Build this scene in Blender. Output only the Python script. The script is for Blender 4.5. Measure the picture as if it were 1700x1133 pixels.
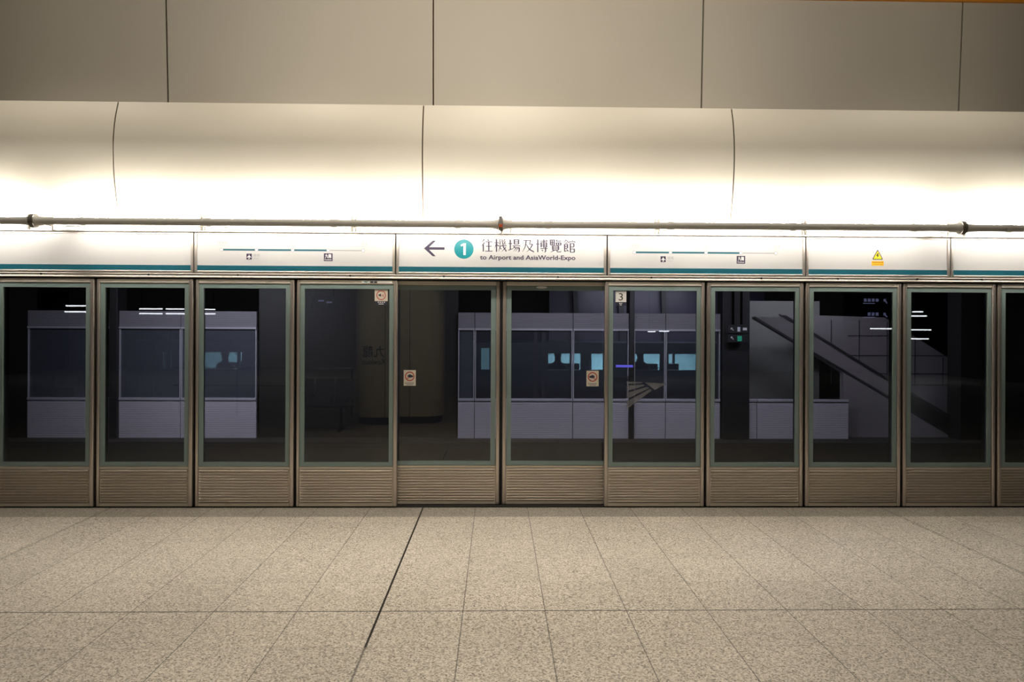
import bpy, bmesh, math, random
from mathutils import Matrix, Vector
random.seed(7)
for o in list(bpy.data.objects): bpy.data.objects.remove(o)
SC = bpy.context.scene
COL = SC.collection
R = math.radians

# ---------------------------------------------------------------- camera, exposure, world, main lamps
cd = bpy.data.cameras.new('camera'); cam = bpy.data.objects.new('camera', cd); COL.objects.link(cam)
cd.sensor_width = 36.0; cd.lens = 1200 / 1700 * 36.0; cd.clip_end = 200
yaw, roll = R(1.2), R(0.27)
fwd = Vector((math.sin(yaw), math.cos(yaw), 0)); rgt = Vector((math.cos(yaw), -math.sin(yaw), 0)); up = Vector((0, 0, 1))
M = Matrix((rgt, up, -fwd)).transposed().to_4x4()
cam.matrix_world = Matrix.Translation((0, -6.9, 1.70)) @ M @ Matrix.Rotation(roll, 4, 'Z')
cd.shift_y = -(566.5 - 548.0) / 1700.0
SC.camera = cam
SC.view_settings.view_transform = 'Standard'; SC.view_settings.look = 'None'
SC.view_settings.exposure = 0.0; SC.view_settings.gamma = 1.0; SC.view_settings.use_curve_mapping = False
w = bpy.data.worlds.new('world'); SC.world = w; w.use_nodes = True
w.node_tree.nodes['Background'].inputs[0].default_value = (0.02, 0.018, 0.022, 1)
w.node_tree.nodes['Background'].inputs[1].default_value = 0.3
WARM = (1.0, 0.89, 0.74); COOL = (0.88, 0.86, 1.0)
TUBE_UP = 150.0     # glow of the upper tubes, which wash the curved cladding
TUBE_E = 40.0        # glow of the fluorescent tubes over the doors
HALL_W = 38.0        # power of the unseen fill lamps added over the platform
FAR_W = 84.0  
WASH_W = 40.0        # power of each unseen spot added to brighten the upper wall
#       # power of the cool fill lamps added beyond the glass

# ---------------------------------------------------------------- materials
MATS = {}
def mat(name, col, rough=0.5, metal=0.0, emit=None, es=0.0, spec=0.5):
    m = bpy.data.materials.new(name); m.use_nodes = True
    b = m.node_tree.nodes['Principled BSDF']
    b.inputs['Base Color'].default_value = (*col, 1); b.inputs['Roughness'].default_value = rough
    b.inputs['Metallic'].default_value = metal; b.inputs['Specular IOR Level'].default_value = spec
    if emit: b.inputs['Emission Color'].default_value = (*emit, 1); b.inputs['Emission Strength'].default_value = es
    MATS[name] = m
    return m
def N(m, t, **k):
    n = m.node_tree.nodes.new(t)
    for a, v in k.items(): setattr(n, a, v)
    return n
def L(m, a, b): m.node_tree.links.new(a, b)
def vary(m, scale, amount, stretch=(1, 1, 1), bump=0.0, rvar=0.0):
    """soft procedural tone variation plus a little relief"""
    nt = m.node_tree; b = nt.nodes['Principled BSDF']; base = tuple(b.inputs['Base Color'].default_value)
    tc = N(m, 'ShaderNodeTexCoord'); mp = N(m, 'ShaderNodeMapping'); mp.inputs['Scale'].default_value = stretch
    no = N(m, 'ShaderNodeTexNoise'); no.inputs['Scale'].default_value = scale; no.inputs['Detail'].default_value = 4
    L(m, tc.outputs['Object'], mp.inputs['Vector']); L(m, mp.outputs['Vector'], no.inputs['Vector'])
    mx = N(m, 'ShaderNodeMix', data_type='RGBA')
    L(m, no.outputs['Fac'], mx.inputs['Factor'])
    mx.inputs['A'].default_value = tuple(c * (1 - amount) for c in base[:3]) + (1,)
    mx.inputs['B'].default_value = tuple(min(1, c * (1 + amount)) for c in base[:3]) + (1,)
    L(m, mx.outputs['Result'], b.inputs['Base Color'])
    if bump:
        bp = N(m, 'ShaderNodeBump'); bp.inputs['Strength'].default_value = bump; bp.inputs['Distance'].default_value = 0.002
        L(m, no.outputs['Fac'], bp.inputs['Height']); L(m, bp.outputs['Normal'], b.inputs['Normal'])
    if rvar:
        r0 = b.inputs['Roughness'].default_value
        mr = N(m, 'ShaderNodeMapRange'); mr.inputs['To Min'].default_value = r0 - rvar; mr.inputs['To Max'].default_value = r0 + rvar
        L(m, no.outputs['Fac'], mr.inputs['Value']); L(m, mr.outputs['Result'], b.inputs['Roughness'])
    return m
steel = vary(mat('brushed_steel', (0.62, 0.56, 0.48), 0.30, 0.68), 3, 0.03)
steel2 = vary(mat('brushed_steel_stile', (0.56, 0.50, 0.45), 0.33, 0.8), 3, 0.03)
steel_hd = vary(mat('header_steel', (0.62, 0.57, 0.52), 0.33, 0.8), 3, 0.03)
steel_top = vary(mat('brightened_top_rail_steel', (0.72, 0.66, 0.58), 0.4, 0.3), 3, 0.03)  # paler steel, in place of tube light caught on the top rails
rubber = mat('black_rubber', (0.008, 0.008, 0.009), 0.7)
enamel = vary(mat('green_grey_enamel', (0.215, 0.285, 0.275), 0.35), 8, 0.03)
signw = vary(mat('sign_white', (0.54, 0.535, 0.545), 0.35), 3, 0.01)
teal = mat('teal_band', (0.0, 0.085, 0.125), 0.45)
tealc = mat('turquoise_disc', (0.0, 0.19, 0.23), 0.4)
ink = mat('navy_ink', (0.022, 0.012, 0.045), 0.5)
inkgrey = mat('grey_ink', (0.26, 0.26, 0.28), 0.5)
inkpale = mat('pale_ink', (0.30, 0.31, 0.33), 0.5)
white = mat('white_print', (0.85, 0.84, 0.82), 0.5)
red = mat('red_print', (0.50, 0.045, 0.03), 0.5)
redgrey = mat('faded_red_print', (0.55, 0.25, 0.2), 0.5)
cream_st = mat('sticker_cream', (0.72, 0.66, 0.56), 0.5)
navy = mat('navy_print', (0.02, 0.025, 0.05), 0.5)
yellow = mat('warning_yellow', (0.85, 0.62, 0.01), 0.5)
amber = mat('warning_amber', (0.85, 0.45, 0.01), 0.5)
darkbr = mat('dark_outline', (0.04, 0.03, 0.01), 0.5)
clad = vary(mat('cream_cladding', (0.63, 0.595, 0.515), 0.5), 1.3, 0.02, bump=0.02)
upper = vary(mat('grey_cladding', (0.58, 0.545, 0.475), 0.5), 1.5, 0.025, bump=0.03)
joint = mat('dark_joint', (0.06, 0.035, 0.015), 0.8)
pipe_m = vary(mat('pipe_grey_paint', (0.62, 0.60, 0.56), 0.45), 12, 0.05)
flange = vary(mat('flange_metal', (0.19, 0.18, 0.15), 0.45, 0.5), 25, 0.15)
tag_or = mat('orange_red_tag', (0.55, 0.09, 0.02), 0.5)
batten = mat('lamp_batten', (0.8, 0.78, 0.74), 0.5)
tube_m = mat('fluorescent_glow', (0.9, 0.9, 0.88), 0.4, emit=(1.0, 0.93, 0.82), es=TUBE_E)
tube_up_m = mat('fluorescent_glow_upper', (0.9, 0.9, 0.88), 0.4, emit=(1.0, 0.94, 0.84), es=TUBE_UP)
orange = mat('orange_paint', (0.85, 0.34, 0.03), 0.5)
ceil_m = mat('dark_ceiling', (0.05, 0.045, 0.04), 0.8)
blackm = vary(mat('black_wall', (0.006, 0.0055, 0.005), 0.6), 2, 0.2)
trackf = vary(mat('track_floor', (0.014, 0.0125, 0.011), 0.8), 5, 0.2)
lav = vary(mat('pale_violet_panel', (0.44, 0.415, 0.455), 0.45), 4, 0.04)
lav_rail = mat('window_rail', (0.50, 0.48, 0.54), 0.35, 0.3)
lav_up = vary(mat('dimmed_violet_upper_panel', (0.20, 0.19, 0.215), 0.5), 4, 0.04)  # lower panel colour darkened, in place of dimmer light higher up
greyp = vary(mat('grey_back_panel', (0.20, 0.20, 0.19), 0.5), 2, 0.06)
flank_m = vary(mat('escalator_flank', (0.21, 0.19, 0.20), 0.5), 3, 0.08)
violet = vary(mat('violet_glazing', (0.045, 0.04, 0.075), 0.4), 1.2, 0.1)
darkp = mat('dark_post', (0.012, 0.012, 0.014), 0.5)
colm = vary(mat('column_cladding', (0.58, 0.53, 0.38), 0.45), 2, 0.03)
seatm = mat('seat_blue_grey', (0.07, 0.085, 0.11), 0.4)
chrome = mat('polished_steel', (0.6, 0.6, 0.6), 0.2, 1.0)
strip_m = mat('hall_lamp_glow', (0.9, 0.9, 0.9), 0.4, emit=(0.88, 0.90, 1.0), es=13.0)
sign_glow = mat('hanging_sign_print', (0.5, 0.55, 0.8), 0.5, emit=(0.45, 0.5, 1.0), es=1.3)
green_glow = mat('exit_green', (0.02, 0.3, 0.18), 0.5, emit=(0.03, 0.45, 0.28), es=0.35)
pale_glow = mat('sign_print_pale', (0.5, 0.5, 0.55), 0.5, emit=(0.6, 0.6, 0.7), es=0.22)
blue_glow = mat('blue_screen', (0.1, 0.1, 0.4), 0.5, emit=(0.16, 0.13, 0.9), es=0.9)
train_m = vary(mat('train_dark_teal', (0.02, 0.045, 0.06), 0.35), 2, 0.1)
train_in = vary(mat('train_interior', (0.30, 0.52, 0.60), 0.6), 6, 0.25, (1, 1, 0.3))
cloth = mat('dark_clothing', (0.03, 0.04, 0.06), 0.8)
skin = mat('skin', (0.22, 0.13, 0.09), 0.6)
darkin = mat('train_seat', (0.06, 0.12, 0.16), 0.7)
dust = mat('decal_film', (0.30, 0.29, 0.28), 0.6)

def glass_mat():
    m = bpy.data.materials.new('tinted_glass'); m.use_nodes = True; nt = m.node_tree; nt.nodes.clear()
    out = N(m, 'ShaderNodeOutputMaterial'); t = N(m, 'ShaderNodeBsdfTransparent'); g = N(m, 'ShaderNodeBsdfGlossy'); mx = N(m, 'ShaderNodeMixShader')
    t.inputs['Color'].default_value = (0.70, 0.72, 0.73, 1); g.inputs['Roughness'].default_value = 0.0
    g.inputs['Color'].default_value = (0.96, 0.95, 0.90, 1)
    f = N(m, 'ShaderNodeFresnel'); f.inputs['IOR'].default_value = 1.58
    L(m, f.outputs['Fac'], mx.inputs['Fac']); L(m, t.outputs[0], mx.inputs[1]); L(m, g.outputs[0], mx.inputs[2]); L(m, mx.outputs[0], out.inputs['Surface'])
    return m
glass = glass_mat()
def film_mat():
    m = bpy.data.materials.new('pale_translucent'); m.use_nodes = True; nt = m.node_tree; b = nt.nodes['Principled BSDF']
    b.inputs['Base Color'].default_value = (0.27, 0.28, 0.31, 1); b.inputs['Roughness'].default_value = 0.6; b.inputs['Alpha'].default_value = 0.42
    return m
film = film_mat()
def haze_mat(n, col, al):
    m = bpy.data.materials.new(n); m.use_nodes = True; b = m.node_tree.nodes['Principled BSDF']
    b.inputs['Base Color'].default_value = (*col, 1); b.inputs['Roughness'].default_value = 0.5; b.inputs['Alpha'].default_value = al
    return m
haze1 = haze_mat('hazed_window', (0.085, 0.09, 0.12), 0.16)  # haze painted as translucent pane colour, lifting the dark windows
haze2 = haze_mat('hazed_blue_grey_window', (0.10, 0.11, 0.14), 0.38)  # same painted haze, more opaque

def floor_mat(name, tone, tiles=True):
    m = mat(name, (0.3, 0.27, 0.22), 0.42, spec=0.35); b = m.node_tree.nodes['Principled BSDF']
    tc = N(m, 'ShaderNodeTexCoord'); sx = N(m, 'ShaderNodeSeparateXYZ'); L(m, tc.outputs['Object'], sx.inputs[0])
    def mth(op, a, b_=None, c=None):
        n = N(m, 'ShaderNodeMath', operation=op)
        for i, v in enumerate((a, b_, c)):
            if v is None: continue
            if isinstance(v, (int, float)): n.inputs[i].default_value = v
            else: L(m, v, n.inputs[i])
        return n.outputs[0]
    vo = N(m, 'ShaderNodeTexVoronoi'); vo.inputs['Scale'].default_value = 125; L(m, tc.outputs['Object'], vo.inputs['Vector'])
    vsep = N(m, 'ShaderNodeSeparateColor'); L(m, vo.outputs['Color'], vsep.inputs[0])
    no = N(m, 'ShaderNodeTexNoise'); no.inputs['Scale'].default_value = 85; no.inputs['Detail'].default_value = 3; L(m, tc.outputs['Object'], no.inputs['Vector'])
    nl = N(m, 'ShaderNodeTexNoise'); nl.inputs['Scale'].default_value = 0.9; nl.inputs['Detail'].default_value = 3; L(m, tc.outputs['Object'], nl.inputs['Vector'])
    g = mth('ADD', mth('MULTIPLY', vsep.outputs[0], 0.65), mth('MULTIPLY', no.outputs['Fac'], 0.5))
    cr = N(m, 'ShaderNodeValToRGB'); L(m, g, cr.inputs[0])
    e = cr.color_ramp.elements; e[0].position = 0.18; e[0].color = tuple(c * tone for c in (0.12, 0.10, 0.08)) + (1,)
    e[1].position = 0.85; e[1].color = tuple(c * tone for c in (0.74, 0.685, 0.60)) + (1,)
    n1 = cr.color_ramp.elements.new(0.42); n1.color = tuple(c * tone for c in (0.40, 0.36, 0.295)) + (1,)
    fac = mth('MULTIPLY_ADD', nl.outputs['Fac'], 0.22, 0.89)
    x = mth('ADD', sx.outputs[0], 0.695)
    k = mth('MULTIPLY', mth('MULTIPLY', x, 2.0), mth('MULTIPLY_ADD', mth('ABSOLUTE', x), 0.0055, 1.0))
    r = mth('MULTIPLY', mth('ADD', sx.outputs[1], 0.03), 2.0)
    cb = N(m, 'ShaderNodeCombineXYZ'); L(m, mth('FLOOR', k), cb.inputs[0]); L(m, mth('FLOOR', r), cb.inputs[1])
    wn = N(m, 'ShaderNodeTexWhiteNoise'); wn.noise_dimensions = '2D'; L(m, cb.outputs[0], wn.inputs['Vector'])
    fac = mth('MULTIPLY', fac, mth('MULTIPLY_ADD', wn.outputs['Value'], 0.09, 0.955))
    def line(c, period_units, half):     # 1 on the joint
        fr = mth('ABSOLUTE', mth('SUBTRACT', mth('FRACT', mth('ADD', c, 0.5)), 0.5))
        return mth('LESS_THAN', fr, half * period_units)
    jx = line(k, 2.0, 0.0030); jy = line(r, 2.0, 0.0022)
    soft = mth('MAXIMUM', mth('MULTIPLY', jx, 0.66), mth('MULTIPLY', jy, 0.34))
    def single(axis, pos, half, s): return mth('MULTIPLY', mth('LESS_THAN', mth('ABSOLUTE', mth('SUBTRACT', axis, pos)), half), s)
    for a, p, h, s in ((sx.outputs[0], -0.695, 0.0068, mth('MULTIPLY_ADD', mth('GREATER_THAN', sx.outputs[1], -3.03), 0.53, 0.44)), (sx.outputs[0], -3.63, 0.004, 0.6), (sx.outputs[0], 3.72, 0.004, 0.75), (sx.outputs[1], -2.53, 0.0062, 0.80), (sx.outputs[1], -3.53, 0.012, 0.9)):
        soft = mth('MAXIMUM', soft, single(a, p, h, s))
    fac = mth('MULTIPLY', fac, mth('SUBTRACT', 1.0, soft)) if tiles else fac
    vm = N(m, 'ShaderNodeVectorMath', operation='SCALE'); L(m, cr.outputs['Color'], vm.inputs[0]); L(m, fac, vm.inputs['Scale'])
    L(m, vm.outputs[0], b.inputs['Base Color'])
    bp = N(m, 'ShaderNodeBump'); bp.inputs['Strength'].default_value = 0.25; bp.inputs['Distance'].default_value = 0.003
    L(m, mth('SUBTRACT', 1.0, soft), bp.inputs['Height']); L(m, bp.outputs['Normal'], b.inputs['Normal'])
    return m
granite = floor_mat('granite_floor', 0.84)
granite_dark = floor_mat('granite_edge', 0.50)  # darker granite strip, with the shade along the doors put into its tone

# ---------------------------------------------------------------- mesh helpers
class MB:
    def __init__(s): s.bm = bmesh.new()
    def box(s, x0, x1, y0, y1, z0, z1, bev=0.0, seg=2):
        t = bmesh.new(); bmesh.ops.create_cube(t, size=1)
        bmesh.ops.scale(t, vec=(x1 - x0, y1 - y0, z1 - z0), verts=t.verts)
        bmesh.ops.translate(t, vec=((x0 + x1) / 2, (y0 + y1) / 2, (z0 + z1) / 2), verts=t.verts)
        if bev: bmesh.ops.bevel(t, geom=t.edges[:], offset=bev, segments=seg, affect='EDGES', profile=0.5)
        s.add(t); return s
    def add(s, t, mtx=None):
        if mtx: bmesh.ops.transform(t, matrix=mtx, verts=t.verts)
        me = bpy.data.meshes.new('tmp'); t.to_mesh(me); t.free(); s.bm.from_mesh(me); bpy.data.meshes.remove(me)
    def prism_x(s, prof, x0, x1):
        """closed profile of (y, z) swept along x"""
        a = [s.bm.verts.new((x0, y, z)) for y, z in prof]; b = [s.bm.verts.new((x1, y, z)) for y, z in prof]
        n = len(prof)
        for i in range(n): s.bm.faces.new((a[i], a[(i + 1) % n], b[(i + 1) % n], b[i]))
        s.bm.faces.new(a[::-1]); s.bm.faces.new(b)
        return s
    def poly_y(s, pts, y0, y1):
        """outline of (x, z) given a depth from y0 (front) to y1"""
        a = [s.bm.verts.new((x, y0, z)) for x, z in pts]; b = [s.bm.verts.new((x, y1, z)) for x, z in pts]
        n = len(pts)
        for i in range(n): s.bm.faces.new((a[i], a[(i + 1) % n], b[(i + 1) % n], b[i]))
        s.bm.faces.new(a[::-1]); s.bm.faces.new(b)
        return s
    def poly_z(s, pts, z0, z1):
        a = [s.bm.verts.new((x, y, z0)) for x, y in pts]; b = [s.bm.verts.new((x, y, z1)) for x, y in pts]
        n = len(pts)
        for i in range(n): s.bm.faces.new((a[i], a[(i + 1) % n], b[(i + 1) % n], b[i]))
        s.bm.faces.new(a[::-1]); s.bm.faces.new(b)
        return s
    def lathe(s, prof, axis='X', c=(0, 0, 0), seg=28):
        """profile of (along, radius)"""
        rings = []
        for u, r in prof:
            ring = []
            for k in range(seg):
                a = 2 * math.pi * k / seg; p, q = r * math.cos(a), r * math.sin(a)
                v = {'X': (u, p, q), 'Z': (p, q, u), 'Y': (p, u, q)}[axis]
                ring.append(s.bm.verts.new((c[0] + v[0], c[1] + v[1], c[2] + v[2])))
            rings.append(ring)
        for i in range(len(rings) - 1):
            for k in range(seg): s.bm.faces.new((rings[i][k], rings[i][(k + 1) % seg], rings[i + 1][(k + 1) % seg], rings[i + 1][k]))
        s.bm.faces.new(rings[0]); s.bm.faces.new(rings[-1][::-1])
        return s
    def disc(s, x, z, y0, y1, r, seg=40, rx=None):
        return s.poly_y([(x + (rx or r) * math.cos(2 * math.pi * k / seg), z + r * math.sin(2 * math.pi * k / seg)) for k in range(seg)], y0, y1)
    def ring(s, x, z, y0, y1, ro, ri, seg=40):
        vs = []
        for k in range(seg):
            a = 2 * math.pi * k / seg; c_, s_ = math.cos(a), math.sin(a)
            vs.append([s.bm.verts.new((x + r * c_, y, z + r * s_)) for r, y in ((ro, y0), (ro, y1), (ri, y1), (ri, y0))])
        for k in range(seg):
            a, b = vs[k], vs[(k + 1) % seg]
            for i in range(4): s.bm.faces.new((a[i], a[(i + 1) % 4], b[(i + 1) % 4], b[i]))
        return s
    def build(s, name, m, parent=None, smooth=False, label=None):
        bmesh.ops.recalc_face_normals(s.bm, faces=s.bm.faces[:])
        me = bpy.data.meshes.new(name); s.bm.to_mesh(me); s.bm.free()
        if smooth:
            for p in me.polygons: p.use_smooth = True
            try: me.set_sharp_from_angle(angle=R(35))
            except Exception: pass
        me.materials.append(m)
        o = bpy.data.objects.new(name, me); COL.objects.link(o)
        if parent: o.parent = parent
        if label: o['label'] = label
        return o
def thing(name, label, cat, group=None, loc=(0, 0, 0)):
    o = bpy.data.objects.new(name, None); COL.objects.link(o); o.location = loc; o.empty_display_size = 0.1
    o['label'] = label; o['category'] = cat
    if group: o['group'] = group
    return o
def tag(o, label, cat, group=None):
    o['label'] = label; o['category'] = cat
    if group: o['group'] = group
    return o
def struct(o): o['kind'] = 'structure'; return o
def text(s, x0, x1, z0, z1, y, m, name, parent, depth=0.0015, bold=0.0, flip=False, label=None):
    """lettering as a mesh, fitted into the rectangle, facing -Y"""
    cu = bpy.data.curves.new(name, 'FONT'); cu.body = s; cu.size = 1.0; cu.offset = bold; cu.resolution_u = 3
    cu.fill_mode = 'FRONT'
    t = bpy.data.objects.new(name, cu); COL.objects.link(t)
    bpy.context.view_layer.update()
    me = bpy.data.meshes.new_from_object(t.evaluated_get(bpy.context.evaluated_depsgraph_get()))
    bpy.data.objects.remove(t); bpy.data.curves.remove(cu)
    xs = [v.co.x for v in me.vertices]; ys = [v.co.y for v in me.vertices]
    if not xs: return None
    ax, bx, ay, by = min(xs), max(xs), min(ys), max(ys)
    for v in me.vertices:
        u = (v.co.x - ax) / max(bx - ax, 1e-6); q = (v.co.y - ay) / max(by - ay, 1e-6)
        X = x1 - u * (x1 - x0) if flip else x0 + u * (x1 - x0)
        v.co = (X, y, z0 + q * (z1 - z0))
    me.materials.clear(); me.materials.append(m)
    o = bpy.data.objects.new(name, me); COL.objects.link(o); o.parent = parent
    if label: o['label'] = label
    return o

# ---------------------------------------------------------------- the platform hall: shell
XA, XB, YB, ZC = -17.5, 17.5, -23.0, 5.75
struct(MB().box(XA, XB, YB, -0.33, -0.25, 0.0).build('floor', granite))
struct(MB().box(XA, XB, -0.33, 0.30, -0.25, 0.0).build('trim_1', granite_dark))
struct(MB().box(XA, XB, YB, 14.2, ZC, ZC + 0.2).build('ceiling', ceil_m))
struct(MB().box(XA, XB, YB - 0.2, YB, -0.25, ZC).build('wall_south', mat('hall_back_wall', (0.26, 0.25, 0.25), 0.6)))
struct(MB().box(XA - 0.2, XA, YB, 14.2, -1.3, ZC).build('wall_west', blackm))
struct(MB().box(XB, XB + 0.2, YB, 14.2, -1.3, ZC).build('wall_east', blackm))
# upper wall above the doors: tall leaning panels with dark joints
JX = (-6.37, -3.52, -0.695, 2.205, 5.03, 7.88)
uw = MB()
edges = [XA] + list(JX) + [XB]
for a, b in zip(edges[:-1], edges[1:]):
    uw.prism_x([(0.908, 3.825), (0.80, 5.75), (0.90, 5.75), (1.0, 3.825)], a + 0.008, b - 0.008)
wb = struct(uw.build('wall_north', upper)); wb['label'] = 'upper cladding wall of tall beige panels above the doors'
struct(MB().prism_x([(0.948, 3.825), (0.84, 5.75), (0.86, 5.75), (0.968, 3.825)], XA, XB).build('trim_2', joint))
struct(MB().box(-1.2, XB, 0.79, 0.90, 5.272, 5.40, 0.004).build('trim_3', orange))

# curved soffit over the doors
def soffit_profile():
    pts = []
    P = [(-0.120, 3.800), (-0.178, 3.62), (-0.208, 3.42), (-0.205, 3.22), (-0.178, 3.02), (-0.140, 2.86), (-0.100, 2.74), (-0.02, 2.678)]
    n = len(P)
    def cr(p0, p1, p2, p3, t): return tuple(0.5 * ((2 * b) + (c - a) * t + (2 * a - 5 * b + 4 * c - d) * t * t + (-a + 3 * b - 3 * c + d) * t ** 3) for a, b, c, d in zip(p0, p1, p2, p3))
    for i in range(n - 1):
        for k in range(5): pts.append(cr(P[max(0, i - 1)], P[i], P[i + 1], P[min(n - 1, i + 2)], k / 5))
    pts.append(P[-1])
    return pts
SP = soffit_profile()
LAB = ['leftmost curved cream cladding panel above the platform doors, cut off by the frame',
       'curved cream cladding panel above the left fixed door panels and left route map',
       'curved cream cladding panel above the sliding doors and the numbered direction sign',
       'curved cream cladding panel above the yellow warning sign at the right',
       'curved cream cladding panel at the far right edge, only a sliver in view']
for i, (a, b) in enumerate(zip(JX[:-1], JX[1:])):
    m_ = MB()
    prof = SP + [(y + 0.02, z) for y, z in SP[::-1]] if False else SP + [(0.0, 2.675), (0.0, 3.70), (0.93, 3.72), (0.93, 3.815)]
    m_.prism_x(prof, a + 0.006, b - 0.006)
    tag(m_.build('curved_cladding_panel', clad, smooth=True), LAB[i], 'wall panel', 'curved cladding panels above the platform doors')
jp = [(y + 0.012, z - 0.004) for y, z in SP] + [(0.02, 2.68), (0.02, 3.69), (0.93, 3.71), (0.93, 3.80)]
struct(MB().prism_x(jp, XA, XB).build('trim_4', joint))
for nm, a, b in (('trim_5', XA, JX[0]), ('trim_6', JX[-1], XB)):
    struct(MB().prism_x(SP + [(0.0, 2.675), (0.0, 3.70), (0.93, 3.72), (0.93, 3.815)], a, b).build(nm, clad, smooth=True))

# ---------------------------------------------------------------- platform screen: fixed panels and sliding leaves
def rib_profile(z0, z1, n, y):
    """closed profile of n louvre ribs; each leans out towards its top edge"""
    p = (z1 - z0) / n; pts = []
    for i in range(n):
        z = z0 + i * p
        pts += [(y + 0.018, z), (y + 0.003, z + p * 0.16), (y - 0.004, z + p * 0.32), (y - 0.002, z + p * 0.48), (y + 0.006, z + p * 0.72), (y + 0.018, z + p * 0.98)]
    pts += [(y + 0.018, z1), (y + 0.03, z1), (y + 0.03, z0)]
    return pts
def stile(x0, x1, y, z0, z1):
    return MB().box(x0, x1, y, y + 0.055, z0, z1, 0.010, 4)
def screen_panel(name, x0, x1, yo, label, cat, group, wl=0.028, wr=0.036, border=(0.045, 0.042), post=True):
    """x0, x1 outer edges; yo front face depth; border widths left/right (0 = none seen)"""
    T = thing(name, label, cat, group, (0.5 * (x0 + x1), yo, 0.0))
    def P(mb, n, m, parent=T, smooth=False, label=None):
        o = mb.build(n, m, None, smooth, label); o.data.transform(Matrix.Translation((-T.location.x, -T.location.y, 0))); o.parent = parent; return o
    zt = 2.166; zb = 0.014
    P(stile(x0, x0 + wl, yo - 0.006, zb, zt), 'stile', steel2, smooth=True)
    P(stile(x1 - wr, x1, yo - 0.010, zb, zt), 'stile', steel2, smooth=True)
    a, b = x0 + wl, x1 - wr
    P(MB().box(a, b, yo - 0.004, yo + 0.05, 2.128, zt, 0.004), 'top_rail', steel_top)
    P(MB().box(a, b, yo, yo + 0.05, zb, 0.048, 0.004), 'bottom_rail', steel)
    P(MB().prism_x(rib_profile(0.050, 0.368, 12, yo), a + 0.012, b - 0.012).box(a, b, yo + 0.012, yo + 0.03, 0.048, 0.39), 'kick_plate', steel, label='ribbed steel kick plate')
    P(MB().box(a, b, yo - 0.001, yo + 0.03, 0.370, 0.389, 0.003), 'middle_rail', steel)
    bl, br = border; ga, gb = a + bl, b - br
    fr = MB(); yb = yo + 0.004
    fr.box(a + 0.003, b - 0.003, yb, yb + 0.03, 2.083, 2.124).box(a + 0.003, b - 0.003, yb, yb + 0.03, 0.393, 0.432)
    if bl: fr.box(a + 0.003, ga, yb, yb + 0.03, 0.432, 2.083)
    if br: fr.box(gb, b - 0.003, yb, yb + 0.03, 0.432, 2.083)
    P(fr, 'glass_border', enamel, label='grey green border around the glass')
    P(MB().box(a, b, yb + 0.02, yb + 0.04, 0.386, 0.394), 'gasket', rubber); P(MB().box(a, b, yb + 0.02, yb + 0.04, 2.123, 2.130), 'gasket', rubber)
    g = P(MB().box(ga - 0.002, gb + 0.002, yb + 0.012, yb + 0.020, 0.430, 2.085), 'glass_pane', glass, label='dark tinted glass')
    if post:
        P(MB().box(x1 - 0.03, x1 + 0.05, yo + 0.06, yo + 0.16, 0.0, 2.17), 'rear_post', rubber)
    T['yg'] = yb + 0.012 - yo
    return T, P
FX = [-5.69, -4.735, -3.786, -2.862, -1.911, -0.946]
FR = [1.034, 2.005, 2.961, 3.912, 4.838, 5.79]
fl = ['fixed glass panel of the platform screen, beyond the left edge of the view',
      'leftmost fixed glass screen panel in view, with lamp reflections high and low at its right',
      'fixed glass screen panel under the blank header sign, second from the left edge',
      'fixed glass screen panel with a bright ribbed wall seen behind its left half',
      'fixed glass screen panel with a round red ring sticker in its upper right corner',
      ]
fr_ = ['fixed glass screen panel with the white number 3 sticker and pale arrow mark',
       'fixed glass screen panel with small hanging signs and a green square seen through it',
       'fixed glass screen panel showing the upper escalator handrails, below the yellow warning sign',
       'fixed glass screen panel showing the foot of the escalator behind dark glass',
       'rightmost fixed glass screen panel in view, cut off by the frame',
       'x']
GP = 'fixed glass panels of the platform screen'
panels = []
for i in range(5):
    panels.append(screen_panel('fixed_screen_panel', FX[i] + 0.012, FX[i + 1] - (0.012 if i < 4 else 0.0), 0.0, fl[i], 'screen panel', GP, 0.028, 0.038 if i < 4 else 0.036, post=i < 4))
right = []
for i in range(5):
    right.append(screen_panel('fixed_screen_panel', FR[i] + (0.012 if i else 0.0), FR[i + 1] - 0.012, 0.0, fr_[i], 'screen panel', GP, 0.034, 0.032))
YS = 0.075
SL = screen_panel('sliding_door', -0.990, 0.029, YS, 'left sliding glass door leaf with no leaning sticker at its outer edge', 'sliding door', 'pair of sliding platform doors', 0.03, 0.036, (0.0, 0.050), post=False)
SR = screen_panel('sliding_door', 0.056, 1.078, YS, 'right sliding glass door leaf with a bright reflection across its ribbed kick plate', 'sliding door', 'pair of sliding platform doors', 0.036, 0.03, (0.048, 0.0), post=False)
# rubber edges where the leaves meet
SL[1](MB().box(0.029, 0.0424, YS + 0.006, YS + 0.05, 0.014, 2.168, 0.003), 'rubber_edge', rubber)
SR[1](MB().box(0.0426, 0.056, YS + 0.006, YS + 0.05, 0.014, 2.168, 0.003), 'rubber_edge', rubber)
SR[1](MB().disc(0.432, 2.112, YS - 0.004, YS + 0.006, 0.011, rx=0.052), 'oval_glint', white, label='small oval white cap in place of a lamp reflection')  # white oval put in for a downlight's reflection
# door sill and gaps
struct(MB().box(-6.6, 6.8, 0.012, 0.30, 0.0, 0.010).build('trim_7', rubber))
for nm, a, b in (('wall_front_west', XA, -5.69), ('wall_front_east', 5.80, XB)):
    struct(MB().box(a, b, 0.0, 0.15, 0.0, 2.68).build(nm, steel))

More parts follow.
